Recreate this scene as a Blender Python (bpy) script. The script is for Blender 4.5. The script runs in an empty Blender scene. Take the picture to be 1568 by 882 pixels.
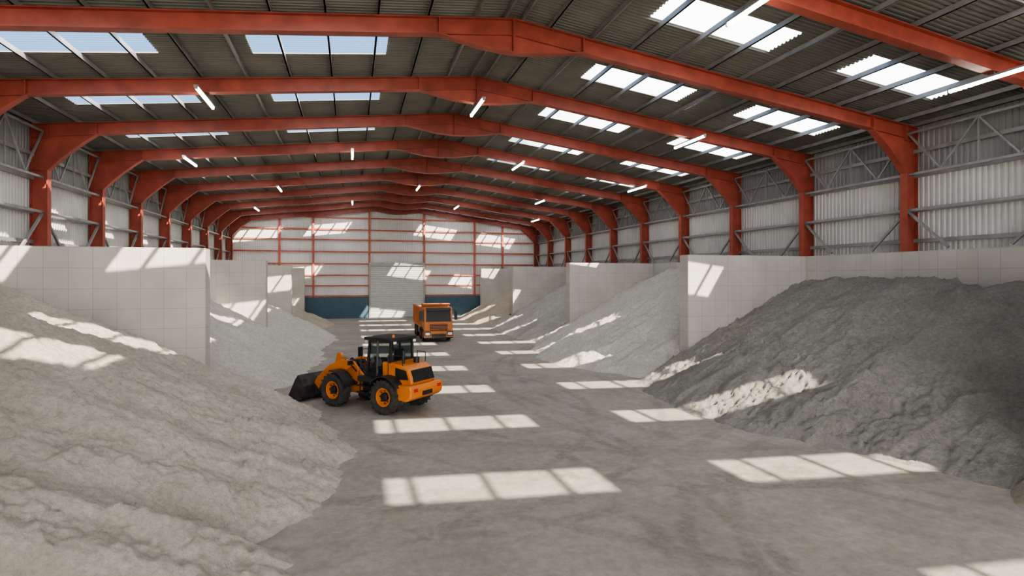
import bpy, math, numpy as np
from mathutils import Vector, Matrix
R=math.radians
sc=bpy.context.scene
# ------------------------------------------------------------------ materials
def new_mat(name):
    m=bpy.data.materials.new(name); m.use_nodes=True
    nt=m.node_tree; b=nt.nodes['Principled BSDF']; return m,nt,b
def N(nt,t,**kw):
    n=nt.nodes.new(t)
    for k,v in kw.items(): setattr(n,k,v)
    return n
def mat(name,col,rough=.5,metal=0,var=.12,scale=3,bump=.0,bscale=60,spec=None):
    m,nt,b=new_mat(name); L=nt.links.new
    tc=N(nt,'ShaderNodeTexCoord')
    no=N(nt,'ShaderNodeTexNoise'); no.inputs['Scale'].default_value=scale; no.inputs['Detail'].default_value=5
    L(tc.outputs['Object'],no.inputs['Vector'])
    cr=N(nt,'ShaderNodeValToRGB')
    cr.color_ramp.elements[0].position=.3; cr.color_ramp.elements[1].position=.7
    cr.color_ramp.elements[0].color=tuple(c*(1-var) for c in col)+(1,)
    cr.color_ramp.elements[1].color=tuple(min(1,c*(1+var)) for c in col)+(1,)
    L(no.outputs['Fac'],cr.inputs[0]); L(cr.outputs[0],b.inputs['Base Color'])
    b.inputs['Roughness'].default_value=rough; b.inputs['Metallic'].default_value=metal
    if spec is not None: b.inputs['Specular IOR Level'].default_value=spec
    if bump>0:
        n2=N(nt,'ShaderNodeTexNoise'); n2.inputs['Scale'].default_value=bscale; n2.inputs['Detail'].default_value=4
        L(tc.outputs['Object'],n2.inputs['Vector'])
        bp=N(nt,'ShaderNodeBump'); bp.inputs['Strength'].default_value=bump; bp.inputs['Distance'].default_value=.02
        L(n2.outputs['Fac'],bp.inputs['Height']); L(bp.outputs[0],b.inputs['Normal'])
    return m
def emis(name,col,st):
    m,nt,b=new_mat(name); b.inputs['Emission Color'].default_value=(*col,1); b.inputs['Emission Strength'].default_value=st
    b.inputs['Base Color'].default_value=(.8,.8,.8,1); return m
M_red=mat('red_steel_paint',(.33,.075,.050),.42,0,.22,1.5,.25,25)
M_redf=mat('red_rail_paint',(.46,.13,.09),.5,0,.15,1.5)
M_gal=mat('galvanised_steel',(.31,.32,.325),.45,.3,.15,2)
M_roof=mat('roof_sheet_grey',(.205,.208,.190),.55,.1,.12,.6)
M_clad_lo=mat('cladding_light',(.55,.56,.555),.5,0,.10,.5)
M_clad_hi=mat('cladding_grey',(.25,.26,.265),.5,0,.12,.5)
M_clad_b=mat('cladding_white',(.68,.68,.67),.5,0,.08,.4)
M_blue=mat('blue_dado_panel',(.045,.10,.145),.5,0,.1,2)
M_door=mat('roller_door_metal',(.50,.51,.51),.45,.1,.06,2)
M_black=mat('black_plastic',(.018,.018,.02),.45,0,.2,4)
M_dark=mat('dark_steel',(.035,.037,.042),.4,.5,.3,4)
M_worn=mat('worn_bucket_steel',(.055,.055,.058),.45,.5,.5,2.5,.3,30)
M_tire=mat('tire_rubber',(.040,.038,.036),.8,0,.45,5,.3,40)
M_org=mat('orange_machine_paint',(.58,.175,.024),.38,0,.1,2)
M_orgd=mat('orange_truck_paint',(.54,.18,.045),.45,0,.12,2)
M_chrome=mat('hydraulic_chrome',(.7,.7,.7),.15,1,.02,2)
M_tube=emis('tube_glow',(1,.93,.80),18)
M_lamp=mat('lamp_lens',(.8,.8,.75),.15,0,.05,5)
M_tail=mat('red_lens',(.5,.02,.01),.2,0,.05,5)
def glassm():
    m,nt,b=new_mat('cab_glass'); b.inputs['Base Color'].default_value=(.03,.04,.045,1); b.inputs['Roughness'].default_value=.05
    tc=N(nt,'ShaderNodeTexCoord'); no=N(nt,'ShaderNodeTexNoise'); nt.links.new(tc.outputs['Object'],no.inputs['Vector'])
    mx=N(nt,'ShaderNodeMixShader'); tr=N(nt,'ShaderNodeBsdfTransparent'); tr.inputs[0].default_value=(.75,.8,.8,1)
    mx.inputs[0].default_value=.25
    out=nt.nodes['Material Output']; nt.links.new(tr.outputs[0],mx.inputs[1]); nt.links.new(b.outputs[0],mx.inputs[2]); nt.links.new(mx.outputs[0],out.inputs[0])
    return m
M_glass=glassm()
def skym():
    m,nt,b=new_mat('skylight_polycarbonate')
    mx=N(nt,'ShaderNodeMixShader'); tr=N(nt,'ShaderNodeBsdfTransparent'); tr.inputs[0].default_value=(.95,.97,1,1)
    tl=N(nt,'ShaderNodeBsdfTranslucent'); tl.inputs[0].default_value=(.9,.9,.9,1); mx.inputs[0].default_value=.03
    out=nt.nodes['Material Output']; nt.links.new(tr.outputs[0],mx.inputs[1]); nt.links.new(tl.outputs[0],mx.inputs[2]); nt.links.new(mx.outputs[0],out.inputs[0])
    return m
M_sky=skym()
def blockmat(name,axis):
    m,nt,b=new_mat(name); L=nt.links.new
    tc=N(nt,'ShaderNodeTexCoord'); sp=N(nt,'ShaderNodeSeparateXYZ'); L(tc.outputs['Object'],sp.inputs[0])
    cb=N(nt,'ShaderNodeCombineXYZ'); L(sp.outputs[axis],cb.inputs[0]); L(sp.outputs[2],cb.inputs[1])
    br=N(nt,'ShaderNodeTexBrick'); br.offset=0; br.inputs['Scale'].default_value=1
    br.inputs['Brick Width'].default_value=.84; br.inputs['Row Height'].default_value=.84; br.inputs['Mortar Size'].default_value=.014
    br.inputs['Mortar Smooth'].default_value=.3
    br.inputs['Color1'].default_value=(.53,.515,.485,1); br.inputs['Color2'].default_value=(.505,.49,.46,1); br.inputs['Mortar'].default_value=(.41,.395,.37,1)
    L(cb.outputs[0],br.inputs['Vector'])
    no=N(nt,'ShaderNodeTexNoise'); no.inputs['Scale'].default_value=.6; no.inputs['Detail'].default_value=6; L(tc.outputs['Object'],no.inputs['Vector'])
    mp=N(nt,'ShaderNodeMapRange'); mp.inputs[1].default_value=.3; mp.inputs[2].default_value=.7; mp.inputs[3].default_value=.88; mp.inputs[4].default_value=1.06
    L(no.outputs['Fac'],mp.inputs[0])
    mu=N(nt,'ShaderNodeMix',data_type='RGBA',blend_type='MULTIPLY'); mu.inputs[0].default_value=1
    L(br.outputs['Color'],mu.inputs[6]); L(mp.outputs[0],mu.inputs[7]); L(mu.outputs[2],b.inputs['Base Color'])
    b.inputs['Roughness'].default_value=.8
    bp=N(nt,'ShaderNodeBump'); bp.inputs['Strength'].default_value=.4; bp.inputs['Distance'].default_value=.02; bp.invert=True
    L(br.outputs['Fac'],bp.inputs['Height']); L(bp.outputs[0],b.inputs['Normal'])
    return m
M_blkX=blockmat('concrete_blocks_a',0); M_blkY=blockmat('concrete_blocks_b',1)
def pilemat(name,c1,c2,bump=.6,sc_=1.0):
    m,nt,b=new_mat(name); L=nt.links.new
    tc=N(nt,'ShaderNodeTexCoord')
    n1=N(nt,'ShaderNodeTexNoise'); n1.inputs['Scale'].default_value=.8*sc_; n1.inputs['Detail'].default_value=10; n1.inputs['Roughness'].default_value=.72
    L(tc.outputs['Object'],n1.inputs['Vector'])
    cr=N(nt,'ShaderNodeValToRGB'); cr.color_ramp.elements[0].position=.30; cr.color_ramp.elements[1].position=.62
    cr.color_ramp.elements[0].color=(*c1,1); cr.color_ramp.elements[1].color=(*c2,1)
    L(n1.outputs['Fac'],cr.inputs[0])
    n3=N(nt,'ShaderNodeTexNoise'); n3.inputs['Scale'].default_value=7; n3.inputs['Detail'].default_value=10; n3.inputs['Roughness'].default_value=.8
    L(tc.outputs['Object'],n3.inputs['Vector'])
    mp=N(nt,'ShaderNodeMapRange'); mp.inputs[1].default_value=.36; mp.inputs[2].default_value=.58; mp.inputs[3].default_value=.78; mp.inputs[4].default_value=1.08
    L(n3.outputs['Fac'],mp.inputs[0])
    mu=N(nt,'ShaderNodeMix',data_type='RGBA',blend_type='MULTIPLY'); mu.inputs[0].default_value=1
    L(cr.outputs[0],mu.inputs[6]); L(mp.outputs[0],mu.inputs[7]); L(mu.outputs[2],b.inputs['Base Color'])
    n4=N(nt,'ShaderNodeTexNoise'); n4.inputs['Scale'].default_value=22; n4.inputs['Detail'].default_value=4; n4.inputs['Roughness'].default_value=.7
    L(tc.outputs['Object'],n4.inputs['Vector'])
    vo=N(nt,'ShaderNodeTexVoronoi'); vo.inputs['Scale'].default_value=5; L(tc.outputs['Object'],vo.inputs['Vector'])
    ad=N(nt,'ShaderNodeMath',operation='MULTIPLY_ADD'); ad.inputs[1].default_value=-.3
    L(vo.outputs['Distance'],ad.inputs[0]); L(n3.outputs['Fac'],ad.inputs[2])
    a2=N(nt,'ShaderNodeMath',operation='MULTIPLY_ADD'); a2.inputs[1].default_value=.4; L(n4.outputs['Fac'],a2.inputs[0]); L(ad.outputs[0],a2.inputs[2])
    bp=N(nt,'ShaderNodeBump'); bp.inputs['Strength'].default_value=bump; bp.inputs['Distance'].default_value=.28
    L(a2.outputs[0],bp.inputs['Height']); L(bp.outputs[0],b.inputs['Normal'])
    b.inputs['Roughness'].default_value=.95; b.inputs['Specular IOR Level'].default_value=.1
    return m
M_p_cream=pilemat('pile_cream',(.70,.635,.55),(.82,.765,.685),.85)
M_p_white=pilemat('pile_white',(.68,.655,.60),(.80,.78,.73),.75)
M_p_grey=pilemat('pile_grey',(.43,.425,.395),(.57,.56,.525),.95)
M_p_mid=pilemat('pile_midgrey',(.52,.51,.48),(.66,.64,.60),.8)
M_p_tan=pilemat('pile_tan',(.52,.46,.38),(.64,.58,.49),.8)
def floormat():
    m,nt,b=new_mat('concrete_floor'); L=nt.links.new
    tc=N(nt,'ShaderNodeTexCoord'); P=tc.outputs['Object']
    def noise(s,d=6,r=.6,dist=0):
        n=N(nt,'ShaderNodeTexNoise'); n.inputs['Scale'].default_value=s; n.inputs['Detail'].default_value=d; n.inputs['Roughness'].default_value=r; n.inputs['Distortion'].default_value=dist
        L(P,n.inputs['Vector']); return n.outputs['Fac']
    def ramp(f,p0,c0,p1,c1):
        c=N(nt,'ShaderNodeValToRGB'); c.color_ramp.elements[0].position=p0;c.color_ramp.elements[1].position=p1
        c.color_ramp.elements[0].color=(*c0,1);c.color_ramp.elements[1].color=(*c1,1); L(f,c.inputs[0]); return c.outputs[0]
    def mix(a,bb,f,bt='MIX'):
        n=N(nt,'ShaderNodeMix',data_type='RGBA',blend_type=bt)
        if isinstance(f,float): n.inputs[0].default_value=f
        else: L(f,n.inputs[0])
        for i,v in ((6,a),(7,bb)):
            if isinstance(v,tuple): n.inputs[i].default_value=(*v,1)
            else: L(v,n.inputs[i])
        return n.outputs[2]
    base=ramp(noise(.35,8,.65),.3,(.265,.247,.225),.7,(.375,.353,.322))
    det=ramp(noise(3.5,10,.8),.32,(.72,.72,.72),.66,(1.14,1.14,1.14))
    c=mix(base,det,1.0,'MULTIPLY')
    st=ramp(noise(.9,7,.7,.4),.54,(0,0,0),.70,(1,1,1))
    stm=N(nt,'ShaderNodeMath',operation='MULTIPLY'); L(st,stm.inputs[0]); stm.inputs[1].default_value=.45
    c=mix(c,(.34,.245,.16),stm.outputs[0])
    sp=N(nt,'ShaderNodeSeparateXYZ'); L(P,sp.inputs[0])
    arcs=[(-6,-2,17),(-4,-1,20.5),(22,2,16),(24,1,19.4),(2,36,22),(3,38,26.5),(18,30,17.5),(16,31,19.8),(-22,14,28.5),(-24,15,32.6),(34,24,27),(33,26,24.4),(8,-6,19),(8.6,-8,23),(-1,24,11),(0,25,13.2)]
    tot=None
    def M(op,a,bb=None,cc=None):
        n=N(nt,'ShaderNodeMath',operation=op)
        for i,v in enumerate((a,bb,cc)):
            if v is None: continue
            if isinstance(v,(int,float)): n.inputs[i].default_value=v
            else: L(v,n.inputs[i])
        return n.outputs[0]
    wob=M('MULTIPLY',noise(.25,2),.8)
    for (cx,cy,r) in arcs:
        dx=M('SUBTRACT',sp.outputs[0],cx); dy=M('SUBTRACT',sp.outputs[1],cy)
        d=M('SQRT',M('ADD',M('MULTIPLY',dx,dx),M('MULTIPLY',dy,dy)))
        a=M('ABSOLUTE',M('SUBTRACT',M('ADD',d,wob),r+.4))
        v=M('SUBTRACT',1,M('DIVIDE',a,.26))
        v=M('MAXIMUM',v,0)
        tot=v if tot is None else M('MAXIMUM',tot,v)
    msk=ramp(noise(.45,5,.6),.40,(0,0,0),.60,(1,1,1))
    fine=ramp(noise(6,4,.7),.35,(.3,.3,.3),.6,(1,1,1))
    tot=M('MULTIPLY',M('MULTIPLY',M('MINIMUM',M('MULTIPLY',tot,1.8),1),msk),M('MULTIPLY',fine,.6))
    c=mix(c,(.14,.128,.115),tot)
    du=ramp(noise(.7,8,.8,1.2),.52,(0,0,0),.75,(1,1,1)); dm=M('MULTIPLY',du,.5)
    c=mix(c,(.47,.44,.40),dm)
    L(c,b.inputs['Base Color']); b.inputs['Roughness'].default_value=.75
    bp=N(nt,'ShaderNodeBump'); bp.inputs['Strength'].default_value=.45; bp.inputs['Distance'].default_value=.03
    L(noise(9,8,.75),bp.inputs['Height']); L(bp.outputs[0],b.inputs['Normal'])
    return m
M_floor=floormat()
# ------------------------------------------------------------------ mesh builder
class MB:
    def __init__(s): s.v=[];s.f=[];s.m=[];s.mats=[]
    def mi(s,m):
        if m not in s.mats: s.mats.append(m)
        return s.mats.index(m)
    def add(s,vs,fs,m,T=None):
        o=len(s.v)
        for p in vs:
            p=Vector(p)
            if T is not None: p=T@p
            s.v.append(tuple(p))
        k=s.mi(m)
        for f in fs: s.f.append([i+o for i in f]); s.m.append(k)
    def box(s,c,d,m,T=None,rot=None):
        x,y,z=[a/2 for a in d]
        vs=[(-x,-y,-z),(x,-y,-z),(x,y,-z),(-x,y,-z),(-x,-y,z),(x,-y,z),(x,y,z),(-x,y,z)]
        A=Matrix.Translation(c)
        if rot is not None: A=A@rot
        if T is not None: A=T@A
        s.add(vs,[(3,2,1,0),(4,5,6,7),(0,1,5,4),(1,2,6,5),(2,3,7,6),(3,0,4,7)],m,A)
    def b2(s,x0,x1,y0,y1,z0,z1,m,T=None):
        s.box(((x0+x1)/2,(y0+y1)/2,(z0+z1)/2),(x1-x0,y1-y0,z1-z0),m,T)
    def beam(s,p0,p1,w,h,m):
        p0=Vector(p0);p1=Vector(p1);d=p1-p0
        q=d.to_track_quat('Y','Z').to_matrix().to_4x4()
        s.box((p0+p1)/2,(w,d.length,h),m,rot=q)
    def cyl(s,p0,p1,r0,r1,n,m):
        p0=Vector(p0);p1=Vector(p1);d=p1-p0
        q=d.to_track_quat('Z','Y').to_matrix().to_4x4();A=Matrix.Translation(p0)@q;l=d.length
        vs=[(r0*math.cos(2*math.pi*i/n),r0*math.sin(2*math.pi*i/n),0) for i in range(n)]+[(r1*math.cos(2*math.pi*i/n),r1*math.sin(2*math.pi*i/n),l) for i in range(n)]
        fs=[(i,(i+1)%n,n+(i+1)%n,n+i) for i in range(n)]+[tuple(range(n-1,-1,-1)),tuple(range(n,2*n))]
        s.add(vs,fs,m,A)
    def prism(s,poly,y0,y1,m,T=None,inset=0):
        n=len(poly)
        vs=[(x,y0,z) for x,z in poly]+[(x,y1,z) for x,z in poly]
        fs=[(i,(i+1)%n,n+(i+1)%n,n+i) for i in range(n)]+[tuple(range(n-1,-1,-1)),tuple(range(n,2*n))]
        s.add(vs,fs,m,T)
    def lathe(s,prof,c,n,m,closed=False):
        vs=[];k=len(prof)
        for i in range(n):
            a=2*math.pi*i/n
            for r,y in prof: vs.append((c[0]+r*math.cos(a),c[1]+y,c[2]+r*math.sin(a)))
        fs=[]
        rng=k if closed else k-1
        for i in range(n):
            for j in range(rng):
                j2=(j+1)%k
                fs.append((i*k+j,i*k+j2,((i+1)%n)*k+j2,((i+1)%n)*k+j))
        s.add(vs,fs,m)
    def obj(s,name,parent=None,bevel=0,smooth=False,seg=2):
        me=bpy.data.meshes.new(name); me.from_pydata(s.v,[],s.f)
        for m in s.mats: me.materials.append(m)
        me.polygons.foreach_set('material_index',s.m); me.update()
        import bmesh
        bm=bmesh.new(); bm.from_mesh(me); bmesh.ops.recalc_face_normals(bm,faces=bm.faces); bm.to_mesh(me); bm.free()
        if smooth: me.polygons.foreach_set('use_smooth',[True]*len(me.polygons))
        o=bpy.data.objects.new(name,me); sc.collection.objects.link(o)
        if parent: o.parent=parent
        if bevel>0:
            b=o.modifiers.new('b','BEVEL'); b.width=bevel; b.segments=seg; b.limit_method='ANGLE'; b.angle_limit=R(35)
        return o
def empty(name,loc=(0,0,0),rz=0):
    e=bpy.data.objects.new(name,None); sc.collection.objects.link(e); e.location=loc; e.rotation_euler=(0,0,rz); return e
# ------------------------------------------------------------------ hall constants
RX=6.0; HR=20.35; HL=21.1; ZR=15.5
DI=[14.05+6.37*i for i in range(-5,10)]
DBACK=77.75; DF=-19.2
XR=RX+HR; XL=RX-HL
def zt(so): return ZR-(.127*so if so>0 else .108*-so)   # signed offset from ridge
mb=MB(); mb.b2(-40,52,-45,DBACK+.3,-.3,0,M_floor); mb.obj('floor')
def portal(name,d):
    mb=MB()
    for sg,half in ((1,HR),(-1,HL)):
        X=lambda o: RX+sg*o
        ztop=lambda o: zt(sg*o)
        outer=[(X(half+.35),0),(X(half+.35),ztop(half+.35)),(X(0),ZR)]
        dz=.60
        bot=lambda o: ztop(o)-dz
        hi=half-.35; hl=2.1; hd=1.75
        cur=[]
        for k in range(7):
            t=k/6
            p0=(hi,bot(hi)-hd); p2=(hi-hl,bot(hi-hl)); p1=(hi-.75,bot(hi)-.82)
            cur.append((X((1-t)**2*p0[0]+2*t*(1-t)*p1[0]+t*t*p2[0]),(1-t)**2*p0[1]+2*t*(1-t)*p1[1]+t*t*p2[1]))
        inner=[(X(hi),0)]+cur+[(X(2.9),bot(2.9)),(X(1.2),ZR-1.22),(X(0),ZR-1.30)]
        poly=outer+inner[::-1]
        mb.prism(poly,d-.015,d+.015,M_red)
        fw=.18
        for line in (outer,inner):
            for a,b in zip(line[:-1],line[1:]):
                A=Vector((a[0],0,a[1]));B=Vector((b[0],0,b[1]))
                t=(B-A).normalized(); nrm=Vector((-t.z,0,t.x))*.02
                vs=[]
                for y in (d-fw,d+fw):
                    for p in (A-nrm,A+nrm,B+nrm,B-nrm): vs.append((p.x,y,p.z))
                mb.add(vs,[(0,1,2,3),(7,6,5,4),(0,4,5,1),(1,5,6,2),(2,6,7,3),(3,7,4,0)],M_red)
        for (oa,ob) in ((hi,hi-hl),(2.9,0.0)):
            A=Vector((X(oa),0,bot(oa)));B=Vector((X(ob),0,bot(ob)))
            t=(B-A).normalized(); nrm=Vector((-t.z,0,t.x))*.015
            vs=[]
            for y in (d-.12,d+.12):
                for p in (A-nrm,A+nrm,B+nrm,B-nrm): vs.append((p.x,y,p.z))
            mb.add(vs,[(0,1,2,3),(7,6,5,4),(0,4,5,1),(1,5,6,2),(2,6,7,3),(3,7,4,0)],M_red)
        for o,z0,z1 in ((2.9,bot(2.9),ztop(2.9)),(hi-hl,bot(hi-hl),ztop(hi-hl)),(0.02,ZR-1.3,ZR)):
            mb.b2(X(o)-.025,X(o)+.025,d-.19,d+.19,z0,z1,M_red)
        zc=bot(hi)-.15
        mb.b2(min(X(hi),X(half+.33)),max(X(hi),X(half+.33)),d-.16,d+.16,zc,zc+.04,M_red)
        mb.b2(min(X(hi),X(half+.33)),max(X(hi),X(half+.33)),d-.16,d+.16,bot(hi)-hd,bot(hi)-hd+.04,M_red)
        mb.b2(X(hi)-.03,X(hi)+.03,d-.16,d+.16,bot(hi),ztop(hi),M_red)
    return mb.obj(name)
for d in DI+[DBACK-.45]: portal('steel_portal_frame',d)
# ------------------------------------------------------------------ roof
def prof(t0,t1,pitch,depth):
    out=[];t=t0
    while t<t1:
        for a,o in ((0,0),(.38,0),(.5,depth),(.88,depth)):
            out.append((t+a*pitch,o))
        t+=pitch
    return out
PR=prof(DF,DBACK,.2,.055)
mids=[14.05+6.37*i+3.185 for i in range(-6,10)]
def insky(y): return any(abs(y-m)<.86 for m in mids)
import bmesh
def bm_del(me):
    bm=bmesh.new(); bm.from_mesh(me)
    bmesh.ops.delete(bm,geom=[v for v in bm.verts if not v.link_faces],context='VERTS'); bm.to_mesh(me); bm.free()
def strip_mesh(name,pts_fn,ncol,nrow,keep,matl,matfn=None):
    vs=[pts_fn(i,j) for i in range(nrow) for j in range(ncol)]
    fs=[(i*ncol+j,i*ncol+j+1,(i+1)*ncol+j+1,(i+1)*ncol+j) for i in range(nrow-1) for j in range(ncol-1) if keep(i,j)]
    me=bpy.data.meshes.new(name); me.from_pydata(vs,[],fs)
    for m in matl: me.materials.append(m)
    if matfn:
        me.polygons.foreach_set('material_index',[matfn(i,j) for i in range(nrow-1) for j in range(ncol-1) if keep(i,j)])
    bm_del(me)
    o=bpy.data.objects.new(name,me); sc.collection.objects.link(o); return o
stR=[-(HL+.8),-18.6,-13.3,-9.9,-4.6,0,4.6,9.9,13.3,18.6,HR+.8]
SK={(-18.6,-13.3):1,(-9.9,-4.6):2,(4.6,9.9):3,(13.3,18.6):4}
roofz=lambda so: zt(so)+.24
def pf(i,j): return (RX+stR[i],PR[j][0],roofz(stR[i])+PR[j][1])
def issk(i,j):
    k=SK.get((stR[i],stR[i+1])); 
    return k if (k and insky((PR[j][0]+PR[j+1][0])/2)) else 0
strip_mesh('ceiling',pf,len(PR),len(stR),lambda i,j: not issk(i,j),[M_roof])
for n in (1,2,3,4):
    strip_mesh('window_%d'%n,pf,len(PR),len(stR),lambda i,j: issk(i,j)==n,[M_sky])
mb=MB()
for sg,half in ((1,HR),(-1,HL)):
    offs=[.35]+[1.5+1.8*k for k in range(0,11)]+[half+.25]
    for o in offs:
        z=zt(sg*o)
        x=RX+sg*o
        mb.b2(x-.03,x+.03,DF,DBACK-.05,z+.02,z+.225,M_gal)
        mb.b2(x-.03,x+.05,DF,DBACK-.05,z+.02,z+.035,M_gal)
mb.obj('roof_purlins')
# ------------------------------------------------------------------ side walls
PW=prof(DF,DBACK,.25,.04)
for nm,x,sg,half in (('wall_right',XR+.42,1,HR),('wall_left',XL-.42,-1,HL)):
    zs=[0,10.5,zt(sg*half)+.2]
    def pw(i,j): return (x+sg*PW[j][1],PW[j][0],zs[i])
    strip_mesh(nm,pw,len(PW),3,lambda i,j:True,[M_clad_lo,M_clad_hi],lambda i,j:i)
    xc=x-sg*.42
    mb=MB()
    xf=x-sg*.12
    for z in (7.3,8.8,10.5,11.7):
        mb.b2(xf-.04,xf+.04,DF,DBACK-.1,z-.09,z+.09,M_gal)
    mb.obj('wall_girts')
    mb=MB()
    xt=xc-sg*.1
    al=DI+[DBACK-.45]
    zu=zt(sg*half)-.35
    for a,b in zip(al[:-1],al[1:]):
        a+=.03;b-=.03
        mb.beam((xt,a,zu),(xt,b,zu),.10,.10,M_gal)
        mb.beam((xt,a,10.55),(xt,b,10.55),.11,.11,M_gal)
        m=(a+b)/2;q=(b-a)/4
        P=[(a,zu),(a+q,10.6),(m,zu),(b-q,10.6),(b,zu)]
        for p,r in zip(P[:-1],P[1:]): mb.beam((xt,p[0],p[1]),(xt,r[0],r[1]),.075,.075,M_gal)
        mb.beam((xt,m,zu),(xt,m,10.6),.06,.06,M_gal)
        mb.beam((xt,a,8.8),(xt,b,8.8),.13,.13,M_gal)
        mb.beam((xt,a,8.75),(xt,a+1.9,6.9),.11,.11,M_gal)
        mb.beam((xt,b,8.75),(xt,b-1.9,6.9),.11,.11,M_gal)
    mb.obj('wall_bracing')
# end wall
PX=prof(XL-.4,XR+.4,.25,.04)
def pb(i,j):
    x=PX[j][0]; z=[0,7.2,roofz(x-RX)][i]; return (x,DBACK-PX[j][1],z)
strip_mesh('wall_back',pb,len(PX),3,lambda i,j:True,[M_clad_b])
mb=MB()
yb=DBACK-.16
for o in (-15.2,-11,-3.75,3.75,11,15.2):
    mb.b2(RX+o-.13,RX+o+.13,yb-.12,yb+.1,0,zt(o)-.3,M_redf)
for z in (3.0,4.4,5.8,7.35,9.0,10.6,12.0):
    for x0,x1 in ((XL+.4,RX-3.75),(RX+3.75,XR-.4)):
        mb.b2(x0,x1,yb-.03,yb+.06,z-.09,z+.09,M_redf)
    if z>7: mb.b2(RX-3.75,RX+3.75,yb-.03,yb+.06,z-.09,z+.09,M_redf)
for z in (13.6,): mb.b2(RX-12,RX+12,yb-.03,yb+.06,z-.09,z+.09,M_redf)
mb.obj('trim_1')
mb=MB()
for x0,x1 in ((-6,RX-3.9),(RX+3.9,18)): mb.b2(x0,x1,yb-.45,yb-.17,0,2.85,M_blue)
mb.obj('trim_2')
# roller door
mb=MB()
z=0.0
while z<7.2:
    mb.add([(RX-3.65,yb-.13,z),(RX+3.65,yb-.13,z),(RX+3.65,yb-.18,z+.06),(RX-3.65,yb-.18,z+.06),(RX+3.65,yb-.18,z+.22),(RX-3.65,yb-.18,z+.22),(RX+3.65,yb-.13,z+.28),(RX-3.65,yb-.13,z+.28)],[(0,1,2,3),(3,2,4,5),(5,4,6,7)],M_door)
    z+=.28
mb.b2(RX-3.8,RX-3.6,yb-.28,yb-.13,0,7.3,M_gal); mb.b2(RX+3.6,RX+3.8,yb-.28,yb-.13,0,7.3,M_gal)
mb.b2(RX-3.8,RX+3.8,yb-.4,yb-.13,7.15,7.55,M_gal)
mb.obj('door_1')
# ------------------------------------------------------------------ concrete walls
WT=6.75
mb=MB(); mb.b2(XR-.80,XR-.42,DF,DBACK-.8,0,WT,M_blkY); mb.obj('retaining_wall',bevel=.02)
mb=MB(); mb.b2(XL+.42,XL+.80,DF,DBACK-.8,0,WT,M_blkY); mb.obj('retaining_wall',bevel=.02)
WR=XR-.80; WL=XL+.80
DIV=[-7.8,9.2,26.0,43.0,60.0,76.0]
for d in DIV:
    for x0,x1 in ((17.6,WR),(WL,-6.0)):
        mb=MB(); mb.b2(x0,x1,d,d+.8,0,WT,M_blkX); mb.obj('concrete_divider_wall',bevel=.03)
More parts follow.
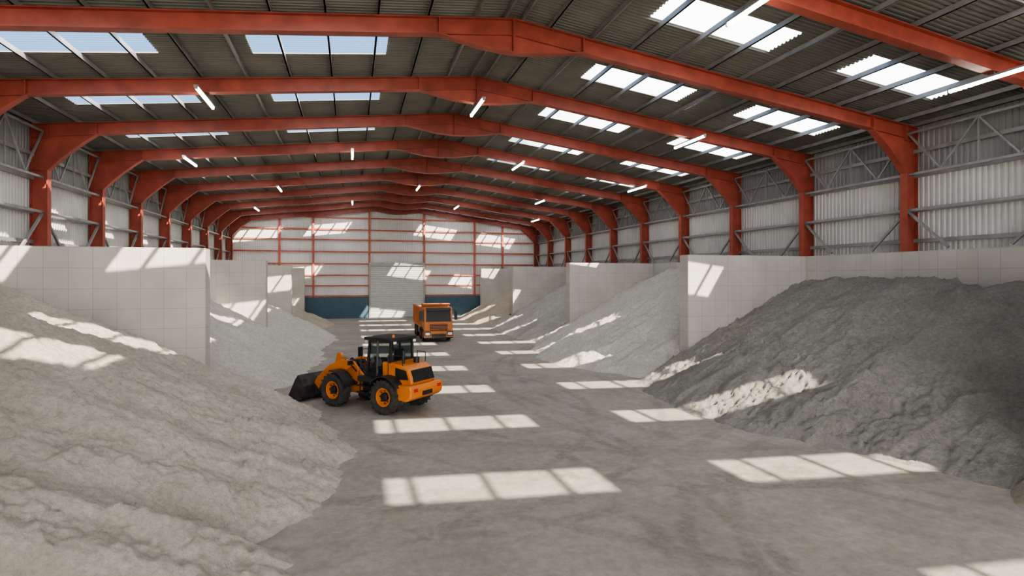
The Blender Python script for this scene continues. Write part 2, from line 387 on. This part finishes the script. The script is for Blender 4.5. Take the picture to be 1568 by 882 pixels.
# ------------------------------------------------------------------ piles
rs=np.random.RandomState(7); TAB=rs.rand(512,512)
def vn(x,y):
    xi=np.floor(x).astype(int);yi=np.floor(y).astype(int);fx=x-xi;fy=y-yi
    fx=fx*fx*(3-2*fx);fy=fy*fy*(3-2*fy)
    a=TAB[xi%512,yi%512];b=TAB[(xi+1)%512,yi%512];c=TAB[xi%512,(yi+1)%512];d=TAB[(xi+1)%512,(yi+1)%512]
    return (a*(1-fx)+b*fx)*(1-fy)+(c*(1-fx)+d*fx)*fy-.5
def fbm(x,y,o=5,g=.5):
    s=0;a=1
    for k in range(o):
        c_,s_=math.cos(.6*k+.3),math.sin(.6*k+.3)
        s=s+a*vn((x*c_-y*s_)*2**k+17.3*k,(x*s_+y*c_)*2**k+9.1*k); a*=g
    return s
def pile(name,side,D0,D1,foot,hmax,slope,m,res,seed,rough=1.0):
    wall=WR-.01 if side>0 else WL+.01
    endx=17.6 if side>0 else -6.0
    ext=2.4
    fmin=min(f[1]*side for f in foot)-1.5
    xs=np.arange(fmin,wall*side,res); xs=np.append(xs,wall*side)
    ys=np.concatenate([np.arange(D0-ext,D0,res),np.linspace(D0+.01,D1-.01,int((D1-D0)/res)),np.arange(D1+res*.5,D1+ext,res)])
    XX,YY=np.meshgrid(xs,ys)
    fd=np.array([f[0] for f in foot]);fx=np.array([f[1]*side for f in foot])
    ft=np.interp(YY,fd,fx)
    s=seed*31.7
    ft=ft+.8*fbm(YY*.45+s,XX*.12+s,3)+.4*fbm(YY*1.7+s,XX*.6,3)
    a=slope*(XX-ft)
    out=np.maximum(D0-YY,0)+np.maximum(YY-D1,0)
    a=a-.85*out
    hb=hmax+.5*fbm(XX*.25+s,YY*.25,3)
    k=.4
    h=-k*np.logaddexp(-a/k,-hb/k)
    mask=np.clip(a/1.2,0,1)
    wx=XX+.5*fbm(XX*.7+s,YY*.7,3); wy=YY+.5*fbm(YY*.7,XX*.7+s,3)
    gully=fbm(wy*.8+s,wx*.25+s,4)
    h=h+mask*(.26*gully*rough+.14*rough*fbm(wx*.9+s,wy*.9,4,.5))
    rid=1-2*np.abs(fbm(wx*1.3+s*2,wy*1.0,5,.55))
    h=h+np.clip(a/.5,0,1)*.05*rough*(np.clip(rid,0,1)**2-.4)
    cl=1-2*np.abs(fbm(wx*2.6+s,wy*2.2+s,4,.65))
    h=h+np.clip(a/.3,0,1)*.08*rough*(np.clip(cl,0,1)-.5)
    c2=fbm(XX*4.1+s,YY*4.3,3,.8)
    h=h+np.clip(a/.2,0,1)*.085*rough*(c2+.6*np.maximum(c2-.25,0))
    h=np.minimum(h,WT-.15)
    inside=(XX>endx*side-.02)&(out>0) 
    ny,nx=h.shape
    vs=np.stack([XX*side,YY,h],-1).reshape(-1,3)
    ok=(~inside)&(h>-.12)
    q=ok[:-1,:-1]&ok[1:,:-1]&ok[1:,1:]&ok[:-1,1:]
    idx=np.arange(ny*nx).reshape(ny,nx)
    F=np.stack([idx[:-1,:-1],idx[:-1,1:],idx[1:,1:],idx[1:,:-1]],-1)[q]
    if side<0: F=F[:,::-1]
    me=bpy.data.meshes.new(name); me.from_pydata(vs.tolist(),[],F.tolist()); me.materials.append(m)
    me.polygons.foreach_set('use_smooth',[True]*len(me.polygons)); bm_del(me)
    o=bpy.data.objects.new(name,me); sc.collection.objects.link(o)
pile('sand_pile',-1,10.0,26.0,[(7,-2.8),(10,-1.8),(11.2,-1.15),(12.2,-1.9),(13.5,-1.1),(15.5,-.2),(18.1,.2),(21.6,-.9),(24,-1.9),(26,-2.6),(28.4,-3.2)],6.0,.475,M_p_cream,.055,1,.95)
pile('sand_pile',-1,26.8,43.0,[(25,-4.6),(27,-4.5),(30,-3.3),(34,-2.2),(39,-1.5),(43,-2.1),(45.4,-3)],5.8,.53,M_p_white,.11,2,.9)
pile('sand_pile',-1,43.8,60.0,[(42,-3),(44,-2.4),(51,-1.3),(60,-2.8),(62,-4)],5.2,.5,M_p_white,.2,3)
pile('sand_pile',-1,60.8,76.0,[(59,-4),(61,-3),(67,-2.0),(76,-4)],4.4,.47,M_p_tan,.25,4)
pile('sand_pile',-1,-7.0,9.2,[(-9,-6),(-7,-5),(0,-5.6),(5,-4.0),(9.2,-2.4),(11.6,-2.6)],5.5,.47,M_p_cream,.2,5)
pile('gravel_pile',1,10.0,26.0,[(7.6,17),(10,16.4),(11.5,15.9),(13,15.3),(15.3,14.1),(19.4,12.9),(23,13.6),(26,14.4),(28.4,15.6)],5.45,.49,M_p_grey,.07,6,1.1)
pile('gravel_pile',1,26.8,43.0,[(24.4,16),(26.8,14.8),(31.3,12.7),(35.4,12.3),(40,13.5),(43,14.4),(45.4,15)],6.6,.52,M_p_white,.11,7,.9)
pile('gravel_pile',1,43.8,60.0,[(42,15.5),(44,14.6),(53,14.0),(60,15),(62,16)],5.2,.55,M_p_mid,.2,8)
pile('gravel_pile',1,60.8,76.0,[(59,16),(61,14.6),(68,13.4),(76,14.5)],4.9,.5,M_p_tan,.25,9)
pile('gravel_pile',1,-7.0,9.2,[(-9,18),(-7,16.8),(0,16),(6,16.0),(9.2,15.2),(11.6,16.2)],5.3,.5,M_p_tan,.12,10)
# ------------------------------------------------------------------ tube lights
def tube(x,d,z):
    so=x-RX
    zr=zt(so)-.62 if abs(so)>2.9 else ZR-1.33
    mb=MB()
    mb.b2(x-.09,x+.09,d-1.45,d+1.45,z+.03,z+.10,M_gal)
    mb.cyl((x-.0,d-1.4,z-.02),(x,d+1.4,z-.02),.06,.06,12,M_tube)
    mb.b2(x-.06,x+.06,d-1.46,d-1.4,z-.07,z+.1,M_gal); mb.b2(x-.06,x+.06,d+1.4,d+1.46,z-.07,z+.1,M_gal)
    for dy in (-.12,.12): mb.b2(x-.015,x+.015,d+dy-.01,d+dy+.01,z+.1,zr,M_gal)
    mb.obj('tube_light')
for i,d in enumerate(DI):
    k=i-5
    if k<0 or k%2: continue
    offs=(-12.2,0,12.2) if (k//2)%2==1 else (-16,-6,6,16)
    for o in offs: tube(RX+o,d,zt(o)-.82 if abs(o)>3 else 14.0)
# ------------------------------------------------------------------ wheel helper
def wheel(name,par,c,r,w,side,rimm,lugs=20,rim=.56):
    mb=MB(); h=w/2; ri=r*rim
    mb.lathe([(ri,-h*.8),(r*.80,-h),(r*.92,-h*.92),(r*.96,-h*.6),(r*.965,0),(r*.96,h*.6),(r*.92,h*.92),(r*.80,h),(ri,h*.8)],c,40,M_tire)
    for i in range(lugs):
        for s in (-1,1):
            a=2*math.pi*(i+(.5 if s>0 else 0))/lugs
            T=Matrix.Translation(c)@Matrix.Rotation(-a,4,'Y')@Matrix.Translation((r*.965,s*h*.48,0))@Matrix.Rotation(s*.45,4,'X')
            mb.box((0,0,0),(r*.08,h*1.0,r*.09),M_tire,T)
    mb.lathe([(ri*1.02,-h*.8),(ri*.98,h*.82*side),(ri*.86,h*.80*side),(ri*.80,h*.35*side),(ri*.50,h*.28*side)],c,32,rimm)
    mb.lathe([(ri*.50,h*.28*side),(ri*.44,h*.62*side),(ri*.30,h*.72*side),(.001,h*.74*side)],c,20,M_dark)
    for i in range(8):
        a=2*math.pi*i/8
        p=Vector(c)+Vector((ri*.65*math.cos(a),side*h*.3,ri*.65*math.sin(a)))
        mb.cyl(p,p+Vector((0,side*.04,0)),.03,.03,6,M_dark)
    return mb.obj(name,par)
# ------------------------------------------------------------------ wheel loader (local +x forward, +y left)
ld=empty('wheel_loader',(1.0,24.3,0),math.atan2(.724,-.69))
for nm,x,y in (('wheel_front_left',1.45,.95),('wheel_front_right',1.45,-.95),('wheel_rear_left',-1.45,.95),('wheel_rear_right',-1.45,-.95)):
    wheel(nm,ld,(x,y,.70),.71,.50,1 if y>0 else -1,M_org,rim=.54)
mb=MB() # chassis
mb.prism([(-2.5,.62),(-.2,.50),(.0,.75),(.0,1.25),(-2.5,1.3)],-.5,.5,M_dark)
mb.cyl((-1.45,-.8,.7),(-1.45,.8,.7),.17,.17,16,M_dark); mb.cyl((1.45,-.8,.7),(1.45,.8,.7),.17,.17,16,M_dark)
mb.cyl((.05,0,.55),(.05,0,1.3),.15,.15,14,M_dark)
mb.obj('chassis',ld,.02)
mb=MB() # front frame
fp=[(.15,.6),(.15,1.15),(.55,1.45),(.95,1.85),(1.2,1.9),(1.4,1.7),(1.75,1.15),(2.0,.75),(1.8,.5)]
mb.prism(fp,-.42,-.30,M_org); mb.prism(fp,.30,.42,M_org)
mb.b2(.2,1.8,-.3,.3,.5,.85,M_org)
mb.b2(.3,.5,-.3,.3,.85,1.2,M_dark)
mb.obj('front_frame',ld,.015)
S=lambda P:[(.85+(x-.85)*1.17,z) for x,z in P]
mb=MB() # boom arms
arm=S([(.85,1.68),(1.05,1.94),(1.45,1.92),(2.1,1.60),(2.65,1.08),(2.98,.62),(2.95,.36),(2.72,.36),(2.5,.72),(2.1,1.12),(1.5,1.46),(1.05,1.55)])
for y in (-.62,.50): mb.prism(arm,y,y+.12,M_org)
mb.cyl((2.5,-.6,1.30),(2.5,.6,1.30),.11,.11,14,M_org)
mb.cyl((1.0,-.64,1.78),(1.0,.64,1.78),.07,.07,12,M_dark)
mb.prism(S([(1.75,1.85),(1.95,2.12),(2.1,2.10),(2.25,1.55),(2.45,1.0),(2.3,.9),(2.1,1.3)]),-.09,.09,M_org)
mb.obj('boom_arms',ld,.015)
mb=MB() # hydraulics
mb.cyl((.75,0,1.5),(1.5,0,1.88),.09,.09,14,M_dark); mb.cyl((1.5,0,1.88),(2.15,0,2.02),.045,.045,12,M_chrome)
mb.beam((2.66,0,.98),(3.22,0,.85),.1,.12,M_dark)
for y in (-.5,.47):
    mb.cyl((.7,y,.95),(1.6,y,1.22),.075,.075,12,M_dark); mb.cyl((1.6,y,1.22),(2.25,y,1.36),.04,.04,10,M_chrome)
for y in (-.2,-.1,.1,.2):
    mb.cyl((.4,y,1.3),(.9,y,1.9),.022,.022,6,M_black); mb.cyl((.9,y,1.9),(1.7,y,1.8),.022,.022,6,M_black)
mb.obj('hydraulics',ld)
mb=MB() # bucket
Bk=lambda P:[(x+.36,z) for x,z in P]
op=[(3.85,.04),(3.1,.03),(2.86,.12),(2.76,.35),(2.78,.70),(2.92,1.0),(3.12,1.18)]
inn=[(3.15,1.14),(2.99,.96),(2.86,.70),(2.84,.38),(2.92,.18),(3.12,.09),(3.85,.07)]
mb.prism(Bk(op+inn),-1.25,1.25,M_worn)
side=[(3.85,.04),(3.1,.03),(2.86,.12),(2.76,.35),(2.78,.70),(2.92,1.0),(3.12,1.18),(3.30,.98),(3.72,.28)]
for y in (-1.27,1.22): mb.prism(Bk(side),y,y+.05,M_worn)
for i in range(9): 
    y=-1.2+i*.3; mb.prism(Bk([(3.6,.05),(4.0,.03),(3.6,.12)]),y-.05,y+.05,M_worn)
for y in (-.65,.42): mb.prism(Bk([(2.5,.35),(2.82,.2),(2.82,.75),(2.6,.6)]),y,y+.22,M_worn)
mb.prism(Bk([(2.7,.75),(2.8,.6),(2.9,1.0),(2.8,.98)]),-.12,.12,M_worn)
mb.beam((3.16,-1.2,.42),(3.16,1.2,.42),.1,.1,M_worn)
mb.obj('bucket',ld,.008)
mb=MB() # hood
hood=[(-1.0,1.15),(-1.0,2.06),(-1.5,2.04),(-2.15,1.95),(-2.42,1.82),(-2.56,1.50),(-2.60,1.2),(-2.1,1.12)]
mb.prism(hood,-.74,.74,M_org)
mb.obj('engine_hood',ld,.09,seg=4)
mb=MB() # counterweight
mb.prism([(-2.0,.62),(-2.0,1.22),(-2.72,1.22),(-2.80,1.05),(-2.76,.75),(-2.55,.6)],-1.02,1.02,M_org)
mb.obj('counterweight',ld,.06,seg=3)
mb=MB() # grille etc
mb.prism([(-2.45,1.32),(-2.45,1.78),(-2.50,1.80),(-2.66,1.34)],-.62,.62,M_black)
for i in range(6): 
    z=1.38+i*.07; x=-2.655+(z-1.34)*.35
    mb.b2(x-.02,x+.02,-.58,.58,z-.012,z+.012,M_dark)
for y in (-.755,.735): 
    mb.prism([(-1.75,1.38),(-1.75,1.86),(-2.30,1.78),(-2.42,1.42)],y,y+.02,M_black)
    for i in range(5): mb.b2(-2.3,-1.8,y-.004,y+.026,1.43+i*.065,1.45+i*.065,M_dark)
for y in (-.85,.62): mb.b2(-2.82,-2.76,y,y+.22,.98,1.10,M_tail)
mb.b2(-2.81,-2.77,-.3,.3,.78,.95,M_black)
mb.cyl((-1.85,.38,1.95),(-1.85,.38,2.5),.06,.06,12,M_black)
mb.cyl((-2.0,-.25,1.95),(-2.0,-.25,2.2),.12,.12,14,M_black)
mb.obj('grille_and_exhaust',ld)
mb=MB() # fenders + steps
def fender(cx,y0,y1,r,a0,a1,m,t=.05,n=10):
    P=[];Q=[]
    for i in range(n+1):
        a=R(a0+(a1-a0)*i/n); P.append((cx+r*math.cos(a),.7+r*math.sin(a))); Q.append((cx+(r+t)*math.cos(a),.7+(r+t)*math.sin(a)))
    mb.prism(P+Q[::-1],y0,y1,m)
for s in (-1,1):
    y0,y1=sorted((s*.66,s*1.22))
    fender(-1.45,y0,y1,.80,35,150,M_black)
    fender(1.45,y0,y1,.80,80,165,M_black)
    y0,y1=sorted((s*.72,s*1.1))
    mb.prism([(-.85,1.42),(.0,1.42),(.0,1.22),(-.8,1.22)],y0,y1,M_black)
    for k,z in enumerate((.45,.75,1.02)): mb.b2(-.45,.05,min(s*.78,s*1.12),max(s*.78,s*1.12),z,z+.04,M_black)
    for x in (-.47,.05): mb.b2(x,x+.04,min(s*.86,s*.90),max(s*.86,s*.90),.42,1.25,M_black)
    mb.b2(-.7,.0,min(s*.5,s*.8),max(s*.5,s*.8),.55,1.15,M_dark)
    for p,q in (((-1.5,s*.9,1.5),(-1.5,s*.9,2.35)),((-1.5,s*.9,2.35),(-2.1,s*.72,2.35)),((-2.1,s*.72,2.35),(-2.1,s*.70,1.95)),((.05,s*.98,1.35),(.0,s*.85,2.3))): mb.cyl(p,q,.018,.018,8,M_black)
mb.obj('fenders_and_steps',ld,.01)
CS=-.72
cab=empty('cab'); cab.parent=ld; cab.location=(CS,0,-.08)
mb=MB()
mb.b2(-.84,.66,-.80,.80,2.98,3.10,M_black)
mb.b2(-.74,.60,-.72,.72,1.22,1.60,M_black)
for s in (-1,1):
    for p,q in (((-.70,s*.68,1.4),(-.70,s*.66,3.0)),((.62,s*.66,1.4),(.46,s*.64,3.0)),((.02,s*.69,1.4),(.0,s*.67,3.0))): mb.beam(p,q,.10,.10,M_black)
    mb.beam((-.7,s*.67,2.95),(.46,s*.65,2.95),.08,.08,M_black)
    mb.beam((-.7,s*.69,1.85),(.0,s*.69,1.85),.05,.07,M_black)
mb.b2(-.74,-.66,-.68,.68,1.4,2.15,M_black); mb.beam((.62,-.66,1.6),(.62,.66,1.6),.08,.3,M_black)
mb.b2(-.5,-.05,-.25,.25,1.5,1.85,M_black); mb.prism([(-.55,1.8),(-.42,1.8),(-.5,2.6),(-.6,2.6)],-.24,.24,M_black)
mb.beam((.45,0,1.5),(.25,0,2.05),.1,.1,M_black); mb.cyl((.24,0,2.04),(.22,0,2.07),.2,.2,16,M_black)
for yy in (-.6,.6):
    mb.b2(.64,.72,yy-.07,yy+.07,2.84,2.95,M_lamp); mb.b2(-.90,-.84,yy-.07,yy+.07,2.86,2.96,M_lamp)
    mb.beam((.5,yy*1.1,2.6),(.75,yy*1.55,2.6),.03,.03,M_black); mb.b2(.70,.76,yy*1.55-.12,yy*1.55+.12,2.3,2.7,M_black)
mb.cyl((-.6,.4,3.1),(-.6,.4,3.22),.06,.05,12,M_org)
mb.obj('cab_frame',cab,.015)
mb=MB()
for s in (-1,1): mb.prism([(-.66,1.5),(-.66,2.95),(.44,2.95),(.60,1.5)],s*.66-.005,s*.66+.005,M_glass)
mb.b2(-.71,-.70,-.64,.64,2.1,2.95,M_glass)
mb.add([(.62,-.64,1.6),(.62,.64,1.6),(.47,.62,2.95),(.47,-.62,2.95)],[(0,1,2,3)],M_glass)
mb.obj('cab_glass',cab)
mb=MB()
for s in (-1,1):
    mb.beam((.75,s*.42,1.45),(.75,s*.8,1.85),.04,.04,M_black); mb.b2(.70,.80,s*.8-.11,s*.8+.11,1.8,1.96,M_black); mb.b2(.80,.83,s*.8-.09,s*.8+.09,1.82,1.94,M_lamp)
mb.obj('work_lamps',ld)
# ------------------------------------------------------------------ dump truck: local +x forward
tk=empty('dump_truck',(7.05,46.4,0),R(-90))
for i,x in enumerate((-1.45,-3.15,-5.9,-7.25)):
    for s in (-1,1): wheel('wheel_%d_%s'%(i+1,'l' if s>0 else 'r'),tk,(x,s*1.05,.52),.52,.34,s,M_orgd,16,.55)
mb=MB()
mb.b2(-8.2,-.4,-.45,-.33,.75,1.05,M_dark); mb.b2(-8.2,-.4,.33,.45,.75,1.05,M_dark)
for x in (-1.45,-3.15,-5.9,-7.25): mb.cyl((x,-.9,.52),(x,.9,.52),.1,.1,12,M_dark)
for x in (-2.3,-4.5,-8.1): mb.b2(x-.1,x+.1,-.4,.4,.78,1.0,M_dark)
for s in (-1,1): mb.b2(-5.2,-3.9,min(s*.6,s*1.15),max(s*.6,s*1.15),.5,1.0,M_dark)
mb.obj('chassis',tk,.01)
mb=MB()
cabp=[(-.05,.95),(-.02,1.55),(-.10,1.75),(-.28,2.75),(-.45,2.95),(-1.95,2.95),(-2.05,2.8),(-2.05,.95),(-1.95,.95),(-1.9,1.15),(-1.0,1.15),(-.95,.95)]
mb.prism(cabp,-1.2,1.2,M_orgd); mb.obj('cab',tk,.06,seg=3)
a=Vector((-.095,0,1.74));b=Vector((-.275,0,2.68)); 
ws=MB()
ws.add([(a.x+.012,-1.08,a.z),(a.x+.012,1.08,a.z),(b.x+.012,1.03,b.z),(b.x+.012,-1.03,b.z),(a.x-.03,-1.08,a.z),(a.x-.03,1.08,a.z),(b.x-.03,1.03,b.z),(b.x-.03,-1.03,b.z)],[(0,1,2,3),(4,5,6,7),(0,1,5,4),(1,2,6,5),(2,3,7,6),(3,0,4,7)],M_black)
for s in (-1,1): ws.prism([(-.38,1.72),(-.52,2.62),(-1.35,2.62),(-1.35,1.72)],s*1.205-.01,s*1.205+.01,M_black)
ws.obj('windows',tk)
mb=MB()
mb.b2(-.06,.02,-.75,.75,1.02,1.56,M_black)
for i in range(4): mb.b2(.02,.04,-.72,.72,1.10+i*.12,1.14+i*.12,M_orgd)
mb.b2(-.3,.06,-1.24,1.24,.42,.95,M_orgd)
mb.b2(.05,.08,-.62,.62,.46,.72,M_black); mb.b2(-.2,.07,-1.2,1.2,.34,.44,M_black)
for s in (-1,1):
    mb.b2(.06,.10,s*.95-.19,s*.95+.19,.62,.84,M_lamp); mb.b2(.04,.08,s*.95-.26,s*.95+.26,.54,.92,M_black)
    mb.beam((-.4,s*1.2,2.75),(-.2,s*1.5,2.7),.04,.04,M_black); mb.b2(-.26,-.16,s*1.5-.12,s*1.5+.12,1.85,2.65,M_black)
    mb.b2(-2.0,-.9,min(s*1.0,s*1.24),max(s*1.0,s*1.24),1.12,1.2,M_black)
    mb.b2(-.9,-.3,min(s*1.0,s*1.22),max(s*1.0,s*1.22),.42,.95,M_black)
mb.prism([(-.30,2.72),(.0,2.68),(.0,2.82),(-.35,2.92)],-1.05,1.05,M_black)
for s in (-1,1):
    mb.beam((-.10,s*.1,1.78),(-.20,s*.7,2.1),.02,.02,M_dark)
mb.obj('grille_bumper_mirrors',tk,.015)
mb=MB()
x0,x1=-2.2,-8.5
bp_=[(x0,1.2),(x0,3.0),(-1.3,3.15),(-1.3,3.22),(x0-.1,3.22),(x0-.1,2.9),(x1,2.75),(x1-.2,1.35),(-8.2,1.15)]
mb.prism(bp_,-1.2,-1.14,M_orgd); mb.prism(bp_,1.14,1.2,M_orgd)
mb.b2(-8.3,x0,-1.15,1.15,1.15,1.22,M_orgd); mb.b2(x0-.06,x0,-1.15,1.15,1.2,3.2,M_orgd); mb.b2(x0,-1.4,-1.2,1.2,3.16,3.22,M_orgd)
mb.b2(-8.62,-8.55,-1.15,1.15,1.3,2.75,M_orgd)
for s in (-1,1):
    for i in range(9):
        x=-2.35-i*.75; mb.b2(x-.07,x+.07,min(s*1.2,s*1.28),max(s*1.2,s*1.28),1.15,2.85,M_orgd)
    mb.b2(-8.5,x0,min(s*1.18,s*1.3),max(s*1.18,s*1.3),2.78,2.92,M_orgd)
    mb.b2(-8.4,x0,min(s*1.18,s*1.28),max(s*1.18,s*1.28),1.12,1.26,M_orgd)
mb.cyl((-2.12,0,1.1),(-2.12,0,2.8),.1,.1,12,M_dark)
mb.obj('tipper_body',tk,.01)
# ------------------------------------------------------------------ light
sun=bpy.data.lights.new('sun','SUN'); sun.energy=10.5; sun.angle=R(.6); sun.color=(1,.85,.65)
so=bpy.data.objects.new('sun',sun); sc.collection.objects.link(so)
so.rotation_euler=Vector((-.642,1.073,-1)).to_track_quat('-Z','Y').to_euler(); so.location=(30,-30,40)
w=bpy.data.worlds.new('sky'); sc.world=w; w.use_nodes=True; nt=w.node_tree; L=nt.links.new
bg=nt.nodes['Background']; tc=N(nt,'ShaderNodeTexCoord'); sp=N(nt,'ShaderNodeSeparateXYZ'); L(tc.outputs['Generated'],sp.inputs[0])
no=N(nt,'ShaderNodeTexNoise'); no.inputs['Scale'].default_value=4; no.inputs['Detail'].default_value=8; L(tc.outputs['Generated'],no.inputs['Vector'])
def MM(op,a,b_,c_=None):
    n=N(nt,'ShaderNodeMath',operation=op)
    for i,v in enumerate((a,b_,c_)):
        if v is None: continue
        if isinstance(v,(int,float)): n.inputs[i].default_value=v
        else: L(v,n.inputs[i])
    return n.outputs[0]
f=MM('MULTIPLY_ADD',sp.outputs[0],1.7,MM('MULTIPLY_ADD',sp.outputs[1],-1.1,.75))
f=MM('ADD',f,MM('MULTIPLY_ADD',no.outputs['Fac'],1.5,-.75))
mp=N(nt,'ShaderNodeMapRange'); mp.interpolation_type='SMOOTHSTEP'; L(f,mp.inputs[0]); mp.inputs[1].default_value=.05; mp.inputs[2].default_value=.7
mx=N(nt,'ShaderNodeMix',data_type='RGBA'); L(mp.outputs[0],mx.inputs[0]); mx.inputs[6].default_value=(.19,.40,.68,1); mx.inputs[7].default_value=(3.7,3.58,3.4,1)
L(mx.outputs[2],bg.inputs[0]); bg.inputs[1].default_value=1.0
# ------------------------------------------------------------------ camera
cam=bpy.data.cameras.new('camera'); co=bpy.data.objects.new('camera',cam); sc.collection.objects.link(co)
co.location=(0,0,5.5); co.rotation_euler=(R(90),0,-math.asin(.28)); cam.sensor_width=36; cam.lens=838/1568*36; cam.shift_y=-.0102
cam.clip_end=500
sc.camera=co
sc.view_settings.view_transform='AgX'; sc.view_settings.look='AgX - Medium High Contrast'; sc.view_settings.exposure=.88
